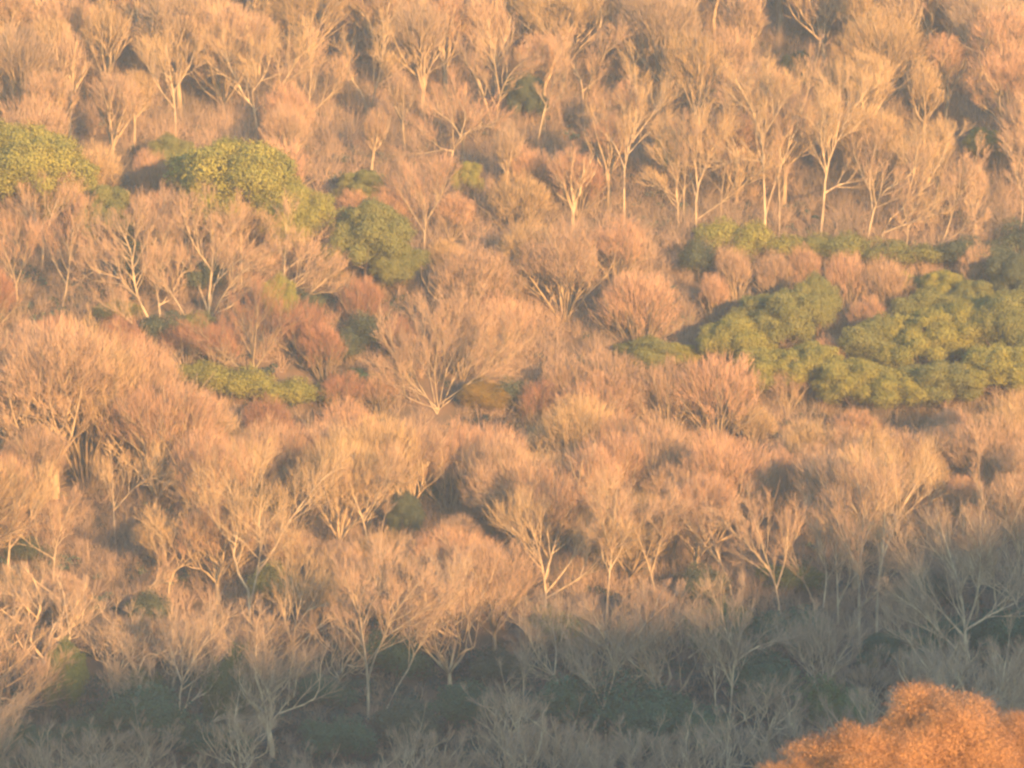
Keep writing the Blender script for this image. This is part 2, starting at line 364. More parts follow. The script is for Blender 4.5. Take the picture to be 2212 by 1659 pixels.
# (limbs, trunk radius in photo px, tint, crown tint word, landmark name, label)
HERO = [
 ('e', '680,1480 620,1370 560,1250 500,1130 460,950 445,800 425,680 380,600 330,500/500,1130 400,1040 330,950 200,780 60,560/400,1040 300,1000 100,975/330,950 180,900 90,860/445,800 480,620 470,450/660,1410 690,1280 670,1180 650,1050 600,950 560,750 540,600 600,450 650,370/690,1190 770,1140/650,1050 680,900 690,600 750,480/560,750 620,620 700,520/620,1390 480,1370 440,1330 340,1250 300,1180', 8, 'tan', 'pale tree with a leaning trunk', 'bare tree with pale leaning trunk, low limbs reaching left, beside the grassy gully'),
 ('e', '980,1400 880,1240 800,1110 700,950 640,820/800,1100 870,930 930,880', 4, 'tan', 'thin leaning stem', 'thin bare tree leaning left between the two big pale forked trees'),
 ('e', '1120,1290 1115,1100 1140,900 1150,750 1160,620 1130,400/1110,1250 1060,1120 1010,1010 950,900 920,750 880,600 840,500/1125,1200 1160,1000 1230,920 1360,780 1500,680/1130,1280 1170,1240 1230,1130 1310,1020 1400,920 1600,790/1170,1250 1280,1210 1360,1150/1140,880 1000,680 930,500/1150,750 1240,640 1280,520', 8, 'tan', 'big forked pale tree', 'large bare tree with pale forked trunk fanning in front of round green crown'),
 ('e', '1300,1010 1290,850 1280,700 1240,520/1290,850 1350,640 1360,450', 3.5, 'tan', 'slim upright stem', 'slim bare tree with straight stem just right of big forked pale tree'),
 ('e', '1395,1010 1395,800 1390,600 1430,430/1395,760 1480,660 1560,560', 4, 'yellowish', 'straight pale pole tree', 'straight pale stemmed bare tree, second right of the big forked tree'),
 ('e', '1700,1230 1760,1000 1765,800 1780,650 1780,480/1760,1000 1900,930 2000,840 2130,740/1760,900 1880,800 2000,680/1750,1060 1850,1050 2000,1020/1720,1190 1880,1000 2000,900', 5, 'tan', 'tree fanning to the right', 'bare tree fanning rightwards toward the dark green evergreen beside gully'),
 ('e', '1780,1290 1990,1090 2090,1000 2200,900/1990,1090 2100,1080', 3, 'tan', 'low slanting stem', 'thin bare tree slanting right low above the reddish thicket in gully'),
 ('c', '1075,1050 1080,940 1060,860 1010,790 1015,690 1030,600 1010,500 960,400/1080,940 1110,830 1130,700 1125,600 1140,480/1110,830 1180,720 1230,620 1330,480 1430,370/1015,690 960,640 900,500/1030,600 1080,480 1090,360/1120,780 1180,740 1260,700', 7.5, 'yellowish', 'bright Y-forked tree', 'bright bare tree with Y fork, standing in sun left of centre foreground'),
 ('c', '1275,1250 1265,1130 1235,1050 1230,950 1240,830/1265,1130 1280,1030 1310,900 1330,800/1270,1070 1330,980 1400,950 1490,930/1265,1150 1400,1030 1500,960', 6.5, 'yellowish', 'small bright forked tree', 'small bright forked tree whose base meets the shadow line, right of Y-forked tree'),
 ('c', '1590,1460 1590,1300 1575,1150 1560,1050 1540,930 1480,860/1590,1290 1620,1180 1660,1100 1700,1000 1800,870/1560,1050 1610,930 1640,780/1575,1150 1550,1000 1570,880/1660,1100 1800,1000 1880,930', 8, 'tan', 'thick grey-based tree', 'thick trunked bare tree, base in shade and crown in sun, left of bottom centre'),
 ('c', '1640,1450 1700,1340 1760,1240 1790,1170 1850,1080 1930,950 1990,860/1850,1080 1900,960 1890,860', 4.5, 'greyish', 'long leaning shaded stem', 'long slender tree leaning right across the shadow line at bottom centre'),
 ('c', '640,1565 760,1545 850,1530 930,1450 1020,1410 1100,1370 1140,1280 1150,1200/1100,1370 1180,1300 1280,1230', 6, 'greyish', 'sprawling tree with low bent trunk', 'grey tree with low bent sprawling trunk at the shaded bottom left'),
 ('c', '770,1530 775,1400 785,1300 820,1220 870,1140 930,1040/785,1300 750,1200 720,1110/775,1430 830,1370 900,1330', 6, 'greyish', 'shaded forked tree', 'shaded forked grey tree above the low bent trunk at lower left'),
 ('c', '745,1510 690,1390 620,1300 590,1230 540,1150/600,1250 640,1170 740,1210', 4, 'greyish', 'thin crooked shaded stem', 'thin crooked grey stem leaning left in shade at lower left'),
 ('c', '508,1560 515,1450 530,1370 500,1280/515,1450 600,1360', 3.5, 'greyish', 'short shaded stem', 'short straight grey stem in shade between green bamboo and forked tree'),
 ('c', '30,860 40,720 50,620 60,560 45,450/40,720 100,640 150,550 200,470', 6, 'yellowish', 'left edge forked tree', 'bright forked bare tree at the left edge of the sunny foreground'),
 ('c', '725,950 735,860 780,770 830,700 910,620/735,860 720,740 700,640', 5, 'yellowish', 'curving bright stem', 'bright curving bare tree leaning right, left of the Y-forked tree'),
 ('c', '1685,690 1712,590 1720,500 1725,420/1720,490 1750,440 1790,420', 4, 'yellowish', 'short white stemmed tree', 'small white stemmed tree with crooked top in front of a dark gap'),
 ('c', '1610,780 1570,600 1530,500 1500,380/1570,600 1640,480 1680,380', 4.5, 'tan', 'dark gap tree', 'bare tree with V fork just left of the short white stemmed tree'),
 ('c', '230,860 235,740 260,630 300,530/180,760 120,680 80,600', 3.5, 'tan', 'slim left stem', 'slim bare tree right of left edge forked tree'),
 ('c', '500,700 490,560 485,450 480,330/490,560 600,440 700,400', 4, 'yellowish', 'white patch stem', 'straight bare tree with white patched stem on left sunny slope'),
 ('c', '600,1010 640,900 720,800', 3.5, 'tan', 'low slanting left stem', 'low slanting bare tree above the green bamboo at left'),
 ('d', '1975,1300 1960,1100 1940,900 1900,760 1850,600/1960,1080 2000,930 2010,780 2000,620/1960,1100 1880,1010 1780,900 1730,790 1690,690/1960,1200 1860,1090 1750,980 1620,890/1955,1280 1820,1180 1720,1120 1600,1050/1890,1090 1790,1060 1700,1020/1940,900 1880,780 1790,680/1960,1080 2080,1000 2180,960', 8, 'greyish', 'wide grey fan tree', 'big grey tree with limbs fanning wide left, in shade above the orange tree'),
 ('d', '1500,1140 1500,900 1510,700 1520,560 1500,430/1510,960 1600,870/1505,800 1440,680 1400,560/1510,700 1570,560 1600,440', 7, 'tan', 'left of two straight trunks', 'tall bare tree with straight grey trunk, left of the two poles beside fan tree'),
 ('d', '1575,1140 1580,900 1605,720 1610,600 1620,450 1620,330/1600,760 1680,560 1760,430 1810,340/1610,600 1560,480 1500,380', 7, 'yellowish', 'right of two straight trunks', 'tall bare tree with straight pale trunk, right pole beside the wide fan tree'),
 ('d', '1410,1040 1405,850 1400,700 1410,580/1410,950 1460,820 1440,700/1345,950 1360,820 1330,700 1280,600', 5, 'greyish', 'middle grey trunk', 'bare tree with twin grey stems left of the two straight trunks'),
 ('d', '1155,1080 1150,930 1120,830 1060,740 960,650 900,580/1145,900 1190,740 1200,620/1120,830 1080,700 1040,560', 5.5, 'tan', 'left leaning arched tree', 'bare tree arching up to the left above shaded thicket, right of centre'),
 ('d', '950,950 940,860 880,750 790,650 720,560/900,790 860,650 840,520', 5, 'tan', 'second arching tree', 'bare tree arching left, next left of the other arching tree'),
 ('d', '1330,980 1270,870 1210,760 1150,680', 4, 'tan', 'thin arching stem', 'thin bare stem leaning left, just right of the arching trees'),
 ('d', '400,1080 415,900 430,730 440,600 450,480/430,730 400,640 380,520/415,800 490,680 520,560', 5, 'tan', 'tall thin straight trunk', 'tall thin straight bare tree right of the sunlit fan near centre'),
 ('d', '930,1540 945,1400 960,1200 990,1080 1000,980/960,1200 1060,1140 1180,1110/935,1500 1050,1420 1150,1340/950,1300 890,1180 830,1080/965,1180 920,1060 900,980', 6, 'greyish', 'round grey tree at bottom', 'shaded grey tree with round open crown at the bottom, right of centre'),
 ('d', '890,1540 880,1400 870,1200 840,1090', 4, 'greyish', 'stem beside round grey tree', 'thin grey stem just left of the round shaded grey tree'),
 ('d', '340,1510 250,1370 180,1260 110,1180 60,1060/180,1260 190,1130 160,1010', 5.5, 'greyish', 'shaded left slanting trunk', 'shaded trunk slanting up to the left at bottom centre'),
 ('d', '410,1610 395,1420 340,1300 270,1200/395,1420 440,1250 400,1110 360,1010/440,1250 500,1130', 5, 'greyish', 'shaded upright forked trunk', 'shaded upright forked trunk right beside the left slanting trunk'),
 ('d', '625,980 610,860 560,700 500,560/600,820 640,680 660,560', 5, 'tan', 'brown slanting trunk', 'brown bare trunk slanting left, just right of the tall thin straight tree'),
 ('d', '150,980 140,850 110,700 60,560/145,900 240,790 330,640 380,500/145,930 300,830 400,730 490,680/140,850 190,680 230,520/130,760 60,680 0,620', 6, 'yellowish', 'sunlit fan tree at centre', 'bright sunlit tree fanning from low fork in the centre foreground'),
 ('d', '1345,1480 1350,1350 1390,1230 1450,1120/1345,1380 1300,1270 1240,1160/1350,1350 1340,1200 1320,1080', 5, 'greyish', 'mossy green stem', 'shaded mossy tree with upright V crown beside orange tree'),
 ('d', '2110,1100 2085,900 2075,740 2050,600 2030,430/2080,800 2140,650 2180,520', 5, 'tan', 'right edge tall tree', 'tall bare tree near the right edge behind the grey fan tree'),
 ('d', '2200,1100 2180,950 2100,860 2020,780/2180,950 2200,800 2210,650', 5, 'greyish', 'right edge shaded tree', 'shaded grey tree at right edge, right of the wide fan tree'),
 ('d', '1790,700 1795,560 1810,430 1800,330/1795,560 1850,440', 4, 'yellowish', 'sunlit pole on the right', 'slim sunlit stem above the crown of the wide grey fan tree'),
 ('d', '70,1480 50,1350 60,1200 100,1080/60,1460 0,1400 -60,1380', 4.5, 'greyish', 'shaded stem at bottom middle', 'shaded short forked tree at bottom middle, left of the slanting trunk'),
 ('a', '1110,620 1100,480 1050,410 1000,300 960,210/1100,480 1090,400 1110,340 1090,240/1100,480 1200,400 1300,250 1340,180/1090,400 1150,320 1180,220', 6, 'yellowish', 'upper forked tree', 'bare tree with bright forked trunk on the upper left slope'),
 ('a', '760,600 755,450 740,340 720,200/755,480 690,380 640,280/750,400 810,300 840,200', 4, 'yellowish', 'upper straight pale trunk', 'bare tree with straight pale trunk left of the upper forked tree'),
 ('a', '1600,510 1570,420 1520,340 1490,240/1600,510 1620,400 1650,290 1660,180', 4.5, 'yellowish', 'upper V tree', 'bare V-shaped tree high on slope left of centre'),
 ('a', '1330,560 1340,370 1350,200/1340,500 1430,410 1480,330/1330,480 1280,380', 4, 'tan', 'upper side limb tree', 'bare tree with one curved side limb just left of the upper V tree'),
 ('a', '1925,760 1960,650 1990,590 2060,550 2110,540/1990,590 1950,530 1890,490/1960,650 1900,640 1850,590/1990,590 2010,500 1980,430', 5, 'pinkish', 'crooked spreading tree', 'low crooked spreading tree with pale limbs and rusty leaves, upper centre'),
 ('a', '2145,580 2100,450 2060,330 1990,250/2145,580 2160,420 2220,310 2300,260/2160,420 2140,300 2120,180', 6, 'tan', 'upper crossing tree', 'big bare tree with wide V limbs in the upper centre'),
 ('a', '1830,1120 1835,1000 1840,920 1800,800/1835,1010 1770,900 1730,820/1838,960 1900,860 1930,780', 4, 'pinkish', 'small upright fan', 'small upright bare tree behind the dark green evergreen'),
 ('a', '180,1170 185,1050 150,950 100,860/185,1050 230,900 250,820/185,1000 200,900', 4.5, 'tan', 'left mid V tree', 'bare tree with narrow V fork below the left green crown'),
 ('a', '260,1350 290,1230 310,1060 320,900/290,1230 230,1130 200,1060/310,1060 360,960', 4, 'pinkish', 'left reddish stem', 'slim reddish bare tree on the left between green crown and gully'),
 ('a', '75,1330 70,1230 40,1130 10,1050/70,1230 110,1130 130,1040', 4, 'pinkish', 'left edge reddish tree', 'reddish bare tree at left edge above the sunny foreground crowns'),
 ('a', '1095,1680 1095,1560 1070,1450 1010,1350/1095,1600 1180,1480 1240,1380/1095,1560 1110,1430 1120,1320/1095,1640 980,1540 880,1440', 5, 'russet', 'gully fan tree', 'brownish bare tree fanning wide in the middle of the gully'),
 ('a', '1900,1790 1800,1650 1720,1560 1660,1470/1900,1790 1850,1600 1830,1440 1850,1330/1900,1790 1930,1600 2000,1450 2040,1330/1910,1760 2050,1640 2160,1520 2230,1430/1905,1780 1760,1720 1670,1640/1915,1770 2060,1640 2200,1540/1905,1780 1880,1620 1900,1440/1915,1770 1980,1600 2100,1440/1900,1780 1780,1660 1700,1600', 2.6, 'tan', 'big dome tree at centre', 'broad dome-shaped bare tree at the centre, behind small orange-green tree'),
 ('b', '485,980 485,800 490,700 520,600 540,450 530,320/490,720 440,620 380,560/515,610 590,520 640,440', 4.5, 'yellowish', 'straight white trunk', 'bare tree with straight white trunk on upper slope right of centre'),
 ('b', '795,1020 795,900 800,820 870,640 930,560 1000,440/798,960 900,880 1000,800 1040,750/795,850 760,700 700,560/800,820 790,640 800,480', 6, 'yellowish', 'white based tree', 'bare tree with thick white base above the green bench'),
 ('b', '718,1000 715,870 690,840 620,810/716,880 700,740 640,600', 4, 'yellowish', 'short white stem', 'short white stemmed tree bending left beside the thick white based tree'),
 ('b', '745,990 742,850 750,700 740,560', 3, 'tan', 'thin stem between', 'thin straight stem between short white stem and thick white based tree'),
 ('b', '1095,1050 1090,850 1080,650 1070,560 1030,470 960,340/1070,560 1100,440 1110,340/1080,700 980,680 920,630/1075,600 1150,480 1180,400', 6, 'yellowish', 'tall V-crowned tree', 'tall bare tree with long trunk and V crown above the green bench'),
 ('b', '1065,1030 1110,880 1170,700 1230,560 1290,370 1320,260/1170,700 1150,600', 5, 'tan', 'long leaning trunk', 'tall bare tree with long right-leaning trunk beside the V-crowned tree'),
 ('b', '1330,1040 1345,900 1360,740 1400,620 1450,520 1540,380/1360,740 1330,600 1340,480/1400,620 1420,480 1420,360/1350,850 1420,800 1520,780', 6.5, 'yellowish', 'thick upper tree', 'bare tree with thick pale trunk leaning right on upper right slope'),
 ('b', '1155,1020 1155,850 1150,700 1180,560', 3.5, 'tan', 'thin upper stem', 'thin straight stem between long leaning trunk and thick pale tree'),
 ('b', '900,1000 905,850 920,720 900,600', 3, 'tan', 'thin upper left stem', 'thin stem just left of tall V-crowned tree'),
 ('b', '1525,1070 1560,920 1600,830 1690,780 1760,700/1560,920 1550,760 1580,620', 5, 'tan', 'curved upper tree', 'bare tree with curved trunk right of thick pale tree'),
 ('b', '1580,1060 1620,970 1700,890 1800,790 1850,700 1900,600/1600,1020 1700,970 1810,935/1700,890 1730,760 1740,640', 5.5, 'yellowish', 'strongly leaning tree', 'bare tree leaning strongly right above the green bench at right'),
 ('b', '1700,1080 1710,990 1690,900/1710,990 1780,900 1860,850', 3.5, 'tan', 'small forked bench tree', 'small forked bare tree right of the strongly leaning tree'),
 ('b', '1830,1095 1880,1000 1910,900 1960,800 2000,700/1850,1060 1940,1000 2010,960', 4, 'tan', 'right bench tree', 'slanting bare tree near the right edge above the green bench'),
 ('b', '310,500 300,360 260,280 230,190/310,500 330,370 380,290 420,190/300,400 370,340', 5, 'tan', 'upper centre Y tree', 'bare Y-forked tree upper centre right of the dark ivy'),
 ('b', '100,650 140,480 190,330 200,220', 4.5, 'tan', 'ivy slanting trunk', 'bare trunk slanting right beside dark green ivy in upper centre'),
 ('b', '2195,1000 2205,880 2180,760 2150,650', 4, 'tan', 'right edge upper tree', 'bare tree at the right edge just above the green bench'),
]
rs0 = np.random.default_rng(11)
BOX = []                                     # picture boxes of the traced limbs, with their distance
USED = []
LAND = []
def hero(i, h):
    code, s, pr, tint, short, label = h
    L = tr(code, s); rs = np.random.default_rng(100 + i)
    bx, by = L[0][0]
    x0, y0, z0 = hit(bx, by); D = y0 - CY; m = K * D
    done = []; limbs = []
    for k, l in enumerate(L):
        q = np.array([((px - bx) * m, 0.0, (by - py) * m) for px, py in l])
        ln = np.linalg.norm(q[-1] - q[0])
        r0 = pr * m * (.36 if k else .42)
        if k and done:
            best = None
            for P, R in done:
                dd = np.hypot(P[:, 0] - q[0, 0], P[:, 2] - q[0, 2]); j = int(dd.argmin())
                if best is None or dd[j] < best[0]: best = (dd[j], P[j].copy(), R[j])
            if best[0] < 1.6:
                q[0] = best[1]; r0 = min(best[2] * .8, r0 * .85)
                q[:, 1] = best[1][1]
            else:
                q[0, 2] -= .5
        slope = (rs.uniform(.25, .75) * rs.choice([-1, 1]) if k else rs.uniform(-.12, .12)) * ln
        tt = np.linspace(0, 1, len(q))
        q[1:, 1] += (slope * tt[1:] ** 1.2 + rs.normal(0, .12, len(q) - 1))
        if k == 0: q[0, 2] -= .7
        rr = r0 * (1 - .78 * tt) + .02
        P, R, _ = resample(q, rr, 24); done.append((P, R))
        limbs.append((q, rr, .38 if k == 0 else .25))
    limbs_len = sum(np.linalg.norm(np.diff(np.array(q), axis=0), axis=1).sum() for q, _, _ in limbs)
    me = bare_meshes('tree%d' % i, rs, limbs, dens=1.15 if limbs_len > 25 else 1.5, l2=min(3.6, 2.2 + .05 * limbs_len), wig=.12)
    c = np.array(TINT[tint]) * rs.uniform(.93, 1.05)
    bk = {'yellowish': 1.15, 'tan': 1.0, 'pinkish': .95, 'greyish': 1.3, 'russet': .75}[tint]  # greyish bark is brightened so branches show in the shade
    plant('bare_tree', me, (x0, y0, z0), 0, (1, 1, 1), label, 'bare tree', G_BARE, tuple(np.array([1, 1, 1]) * bk), tuple(c))
    xs = [p[0] for l in L for p in l]; ys = [p[1] for l in L for p in l]
    BOX.append((min(xs), min(ys), max(xs), max(ys), D)); USED.append((x0, y0)); LAND.append((.5 * (min(xs) + max(xs)), .5 * (min(ys) + max(ys)), short))
for i, h in enumerate(HERO): hero(i, h)

# ------------------------------------------------------------------ evergreen trees and shrubs
EV = [leafy_meshes('evergreen%d' % i, np.random.default_rng(300 + i), 10, 10, n, int(p * 1.4), .095, M_LEAF, low=.05, rl=r)
      for i, (n, p, r) in enumerate([(60, 1100, .125), (48, 1400, .145), (75, 1000, .115), (54, 1200, .135)])]
SH = [leafy_meshes('shrub%d' % i, np.random.default_rng(330 + i), 4, 5, 16, 700, .10, M_LEAF, low=.05, rl=.24) for i in range(4)]
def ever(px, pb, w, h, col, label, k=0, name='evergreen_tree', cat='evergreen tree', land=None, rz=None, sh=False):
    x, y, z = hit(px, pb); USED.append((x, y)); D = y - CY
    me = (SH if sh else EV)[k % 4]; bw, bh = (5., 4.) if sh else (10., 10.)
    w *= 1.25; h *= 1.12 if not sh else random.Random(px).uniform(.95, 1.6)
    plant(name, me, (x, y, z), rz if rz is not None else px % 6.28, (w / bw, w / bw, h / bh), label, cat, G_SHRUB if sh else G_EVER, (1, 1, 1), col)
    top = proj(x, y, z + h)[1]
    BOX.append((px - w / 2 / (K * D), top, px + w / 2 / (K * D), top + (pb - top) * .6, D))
    if land: LAND.append((px, top + 40, land))
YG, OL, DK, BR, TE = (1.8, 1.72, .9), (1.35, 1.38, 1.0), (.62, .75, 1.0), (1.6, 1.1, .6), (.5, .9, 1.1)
EVER = [
 (60, 530, 14, 13.5, YG, 'broad bright olive evergreen with rounded lobes at left edge', 0, 'left green crown'),
 (150, 520, 7, 9.5, YG, 'smaller olive evergreen on the right flank of the left green crown', 3, None),
 (520, 590, 14.5, 15.0, YG, 'broad bright green round crown behind the big forked pale tree', 2, 'round green crown'),
 (640, 605, 8, 10.5, YG, 'right shoulder evergreen of the round green crown, lower and yellower', 1, None),
 (225, 560, 6, 8.5, OL, 'dull olive evergreen between the two bright green crowns', 3, None),
 (370, 400, 5, 5.5, OL, 'small dark round evergreen above the round green crown', 1, 'small dark evergreen'),
 (790, 640, 9.5, 10.5, OL, 'dark green domed evergreen right of the round green crown', 0, 'dark green evergreen'),
 (860, 655, 6.5, 6.5, OL, 'small olive evergreen on the lower right of the dark green dome', 1, None),
 (1010, 440, 3.5, 5.0, YG, 'small bright green tree beneath the crooked spreading tree', 3, 'small bright green tree'),
 (780, 470, 6, 5.5, OL, 'faint olive evergreen behind bare twigs above the dark green dome', 2, None),
 (1135, 300, 5, 8.0, DK, 'dark ivy-covered evergreen between bare trunks in upper centre', 2, 'dark ivy'),
 (1040, 915, 5.5, 4.6, BR, 'small orange-green tree in front of the big dome tree', 1, 'small orange-green tree'),
 (1590, 840, 8, 8, YG, 'yellow-green evergreen, leftmost of the big green group on right', 0, 'leftmost green crown'),
 (1690, 800, 8, 9, OL, 'olive evergreen second from left in the big green group', 2, None),
 (1765, 760, 5.5, 8, OL, 'upright oval olive evergreen at the top of the green group', 1, 'upright oval evergreen'),
 (1665, 880, 8, 6.5, YG, 'yellow-green evergreen low in the green group behind the pink dome', 3, None),
 (1760, 880, 8, 7, YG, 'yellow-green evergreen beneath the upright oval one', 0, None),
 (1840, 915, 8, 7, YG, 'yellow-green evergreen low in the middle of the green group', 2, None),
 (1900, 850, 9, 8, OL, 'dark olive evergreen in the middle of the green group', 1, 'middle green crown'),
 (1990, 840, 9, 8.5, YG, 'broad yellow-green evergreen right of the middle green crown', 0, None),
 (1935, 920, 8, 6.5, YG, 'low yellow-green evergreen just above foreground crowns on right', 3, None),
 (2040, 920, 9, 7, OL, 'low olive evergreen just above foreground crowns near right edge', 2, None),
 (2090, 820, 8, 8, YG, 'round yellow-green evergreen near right edge of the green group', 1, None),
 (2180, 830, 9, 10, OL, 'olive evergreen at the right edge of the green group', 0, 'right edge green crown'),
 (2110, 720, 6, 6, OL, 'small olive evergreen above the green group near right edge', 3, None),
 (2190, 700, 6, 8, DK, 'dark evergreen at right edge beneath the green bench', 2, None),
 (1390, 830, 7, 4.8, OL, 'low olive evergreen left of the green group above the pink dome', 1, None),
 (1460, 815, 5, 3.8, YG, 'small low yellow-green evergreen behind the pink dome', 2, None),
 (2030, 690, 5, 5.5, YG, 'small bright green tree on slope between bench and green group', 2, None),
 (2125, 370, 4.5, 5, YG, 'small green evergreen alone high on the right slope', 0, 'lone green tree on the right'),
 (600, 720, 4, 6.0, YG, 'small yellow-green leafy tree among twigs right of big forked tree', 1, None),
 (20, 965, 4, 4.5, OL, 'small olive tree at the left edge among foreground crowns', 3, None),
 (1450, 400, 3.5, 6, OL, 'narrow dark green tree between trunks on upper right slope', 1, None),
 (1720, 220, 4, 6, DK, 'narrow dark evergreen high on the slope right of centre', 0, None),
 (880, 1190, 4, 5.5, DK, 'dark green tree in the gap beside the short white stemmed tree', 1, None),
 (1630, 770, 6, 7, OL, 'olive evergreen behind, between leftmost green crown and the oval evergreen', 3, None),
 (2000, 770, 7, 7, OL, 'dull olive evergreen at the upper middle of the green group', 1, None),
 (2150, 900, 9, 8, YG, 'yellow-green evergreen in the lower right corner of the green group', 2, None),
 (1560, 905, 7, 5, YG, 'low yellow-green evergreen beneath the leftmost green crown', 0, None),
 (1930, 1490, 7.5, 5.5, TE, 'dark blue-green evergreen beneath the two straight trunks', 2, 'dark blue-green evergreen'),
]
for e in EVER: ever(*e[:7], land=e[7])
# low green shrubs: the bench, the gully bank, the shaded foot of the slope
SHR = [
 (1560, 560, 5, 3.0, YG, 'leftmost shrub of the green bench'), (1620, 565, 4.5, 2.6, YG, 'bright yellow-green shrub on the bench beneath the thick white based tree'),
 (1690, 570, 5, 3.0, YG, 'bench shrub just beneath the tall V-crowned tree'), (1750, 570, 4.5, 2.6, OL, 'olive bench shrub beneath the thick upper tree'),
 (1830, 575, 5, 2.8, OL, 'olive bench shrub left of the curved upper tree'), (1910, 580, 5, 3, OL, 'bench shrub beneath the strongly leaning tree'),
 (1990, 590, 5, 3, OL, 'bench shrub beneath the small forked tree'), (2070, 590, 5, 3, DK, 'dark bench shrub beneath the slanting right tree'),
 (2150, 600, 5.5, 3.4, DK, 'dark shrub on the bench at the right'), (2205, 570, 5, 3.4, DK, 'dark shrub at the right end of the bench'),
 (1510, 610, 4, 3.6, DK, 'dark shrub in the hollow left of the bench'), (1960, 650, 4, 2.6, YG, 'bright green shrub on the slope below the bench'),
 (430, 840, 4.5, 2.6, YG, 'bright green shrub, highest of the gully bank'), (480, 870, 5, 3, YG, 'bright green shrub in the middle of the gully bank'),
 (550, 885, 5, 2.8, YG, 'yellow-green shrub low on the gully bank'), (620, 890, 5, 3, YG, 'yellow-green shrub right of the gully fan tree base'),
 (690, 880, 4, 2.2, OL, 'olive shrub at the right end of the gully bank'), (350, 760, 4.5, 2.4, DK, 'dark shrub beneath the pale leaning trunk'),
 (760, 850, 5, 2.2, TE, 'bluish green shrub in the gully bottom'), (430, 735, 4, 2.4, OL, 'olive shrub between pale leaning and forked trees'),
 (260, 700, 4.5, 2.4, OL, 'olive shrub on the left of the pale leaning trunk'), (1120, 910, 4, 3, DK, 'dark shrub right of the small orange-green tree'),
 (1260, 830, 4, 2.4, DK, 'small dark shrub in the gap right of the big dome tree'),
 (700, 800, 4, 3, DK, 'dark shrub in the hollow, leftmost beneath the dark green dome'), (750, 790, 4, 3.4, DK, 'dark shrub in the middle of the hollow beneath the dark green dome'),  # hollow shrubs added, their dark colour deepening its shade
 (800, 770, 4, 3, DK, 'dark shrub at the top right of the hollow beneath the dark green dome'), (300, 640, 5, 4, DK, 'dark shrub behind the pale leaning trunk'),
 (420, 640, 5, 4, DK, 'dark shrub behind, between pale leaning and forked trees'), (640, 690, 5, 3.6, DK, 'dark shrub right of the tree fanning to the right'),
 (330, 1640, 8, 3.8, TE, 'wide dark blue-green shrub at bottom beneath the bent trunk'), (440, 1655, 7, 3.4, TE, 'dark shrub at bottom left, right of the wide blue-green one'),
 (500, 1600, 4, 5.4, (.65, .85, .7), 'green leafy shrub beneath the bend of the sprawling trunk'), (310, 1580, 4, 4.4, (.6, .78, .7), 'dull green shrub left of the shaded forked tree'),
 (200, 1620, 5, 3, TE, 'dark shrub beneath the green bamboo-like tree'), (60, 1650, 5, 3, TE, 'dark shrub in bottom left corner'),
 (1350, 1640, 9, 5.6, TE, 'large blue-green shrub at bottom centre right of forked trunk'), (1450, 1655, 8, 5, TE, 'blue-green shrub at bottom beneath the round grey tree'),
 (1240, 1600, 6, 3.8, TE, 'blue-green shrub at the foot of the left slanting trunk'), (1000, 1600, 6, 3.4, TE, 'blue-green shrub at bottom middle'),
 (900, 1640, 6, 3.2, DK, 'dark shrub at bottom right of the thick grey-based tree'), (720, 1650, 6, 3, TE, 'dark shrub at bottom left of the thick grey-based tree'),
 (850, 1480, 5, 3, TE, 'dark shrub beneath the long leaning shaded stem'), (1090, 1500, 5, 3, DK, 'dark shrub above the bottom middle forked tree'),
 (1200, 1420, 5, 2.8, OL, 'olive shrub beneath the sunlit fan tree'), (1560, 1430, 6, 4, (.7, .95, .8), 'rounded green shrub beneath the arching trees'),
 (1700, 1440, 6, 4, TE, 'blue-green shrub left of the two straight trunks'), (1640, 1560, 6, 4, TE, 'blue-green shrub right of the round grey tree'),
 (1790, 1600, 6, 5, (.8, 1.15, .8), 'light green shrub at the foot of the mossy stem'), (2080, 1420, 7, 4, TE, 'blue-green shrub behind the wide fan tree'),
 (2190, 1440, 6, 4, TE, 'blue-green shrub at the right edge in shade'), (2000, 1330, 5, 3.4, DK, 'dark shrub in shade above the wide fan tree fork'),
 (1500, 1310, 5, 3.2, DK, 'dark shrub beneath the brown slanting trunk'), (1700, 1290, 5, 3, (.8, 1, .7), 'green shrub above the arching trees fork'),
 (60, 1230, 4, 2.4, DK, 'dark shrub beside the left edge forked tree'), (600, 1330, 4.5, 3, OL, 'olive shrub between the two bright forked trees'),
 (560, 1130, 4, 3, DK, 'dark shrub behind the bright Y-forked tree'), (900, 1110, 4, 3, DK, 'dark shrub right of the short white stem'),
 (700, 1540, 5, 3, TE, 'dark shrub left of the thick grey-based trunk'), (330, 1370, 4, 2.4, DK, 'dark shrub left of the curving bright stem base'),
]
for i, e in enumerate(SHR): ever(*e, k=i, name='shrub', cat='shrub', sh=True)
# bamboo-like light green plume on the left, in shade
for px, pb, w, h, lab in ((145, 1580, 4.2, 8.0, 'light green feathery tree in shade at the bottom left'),):
    ever(px, pb, w, h, (.75, 1.0, .6), lab, k=int(px) % 4, name='feathery_tree', cat='leafy tree')

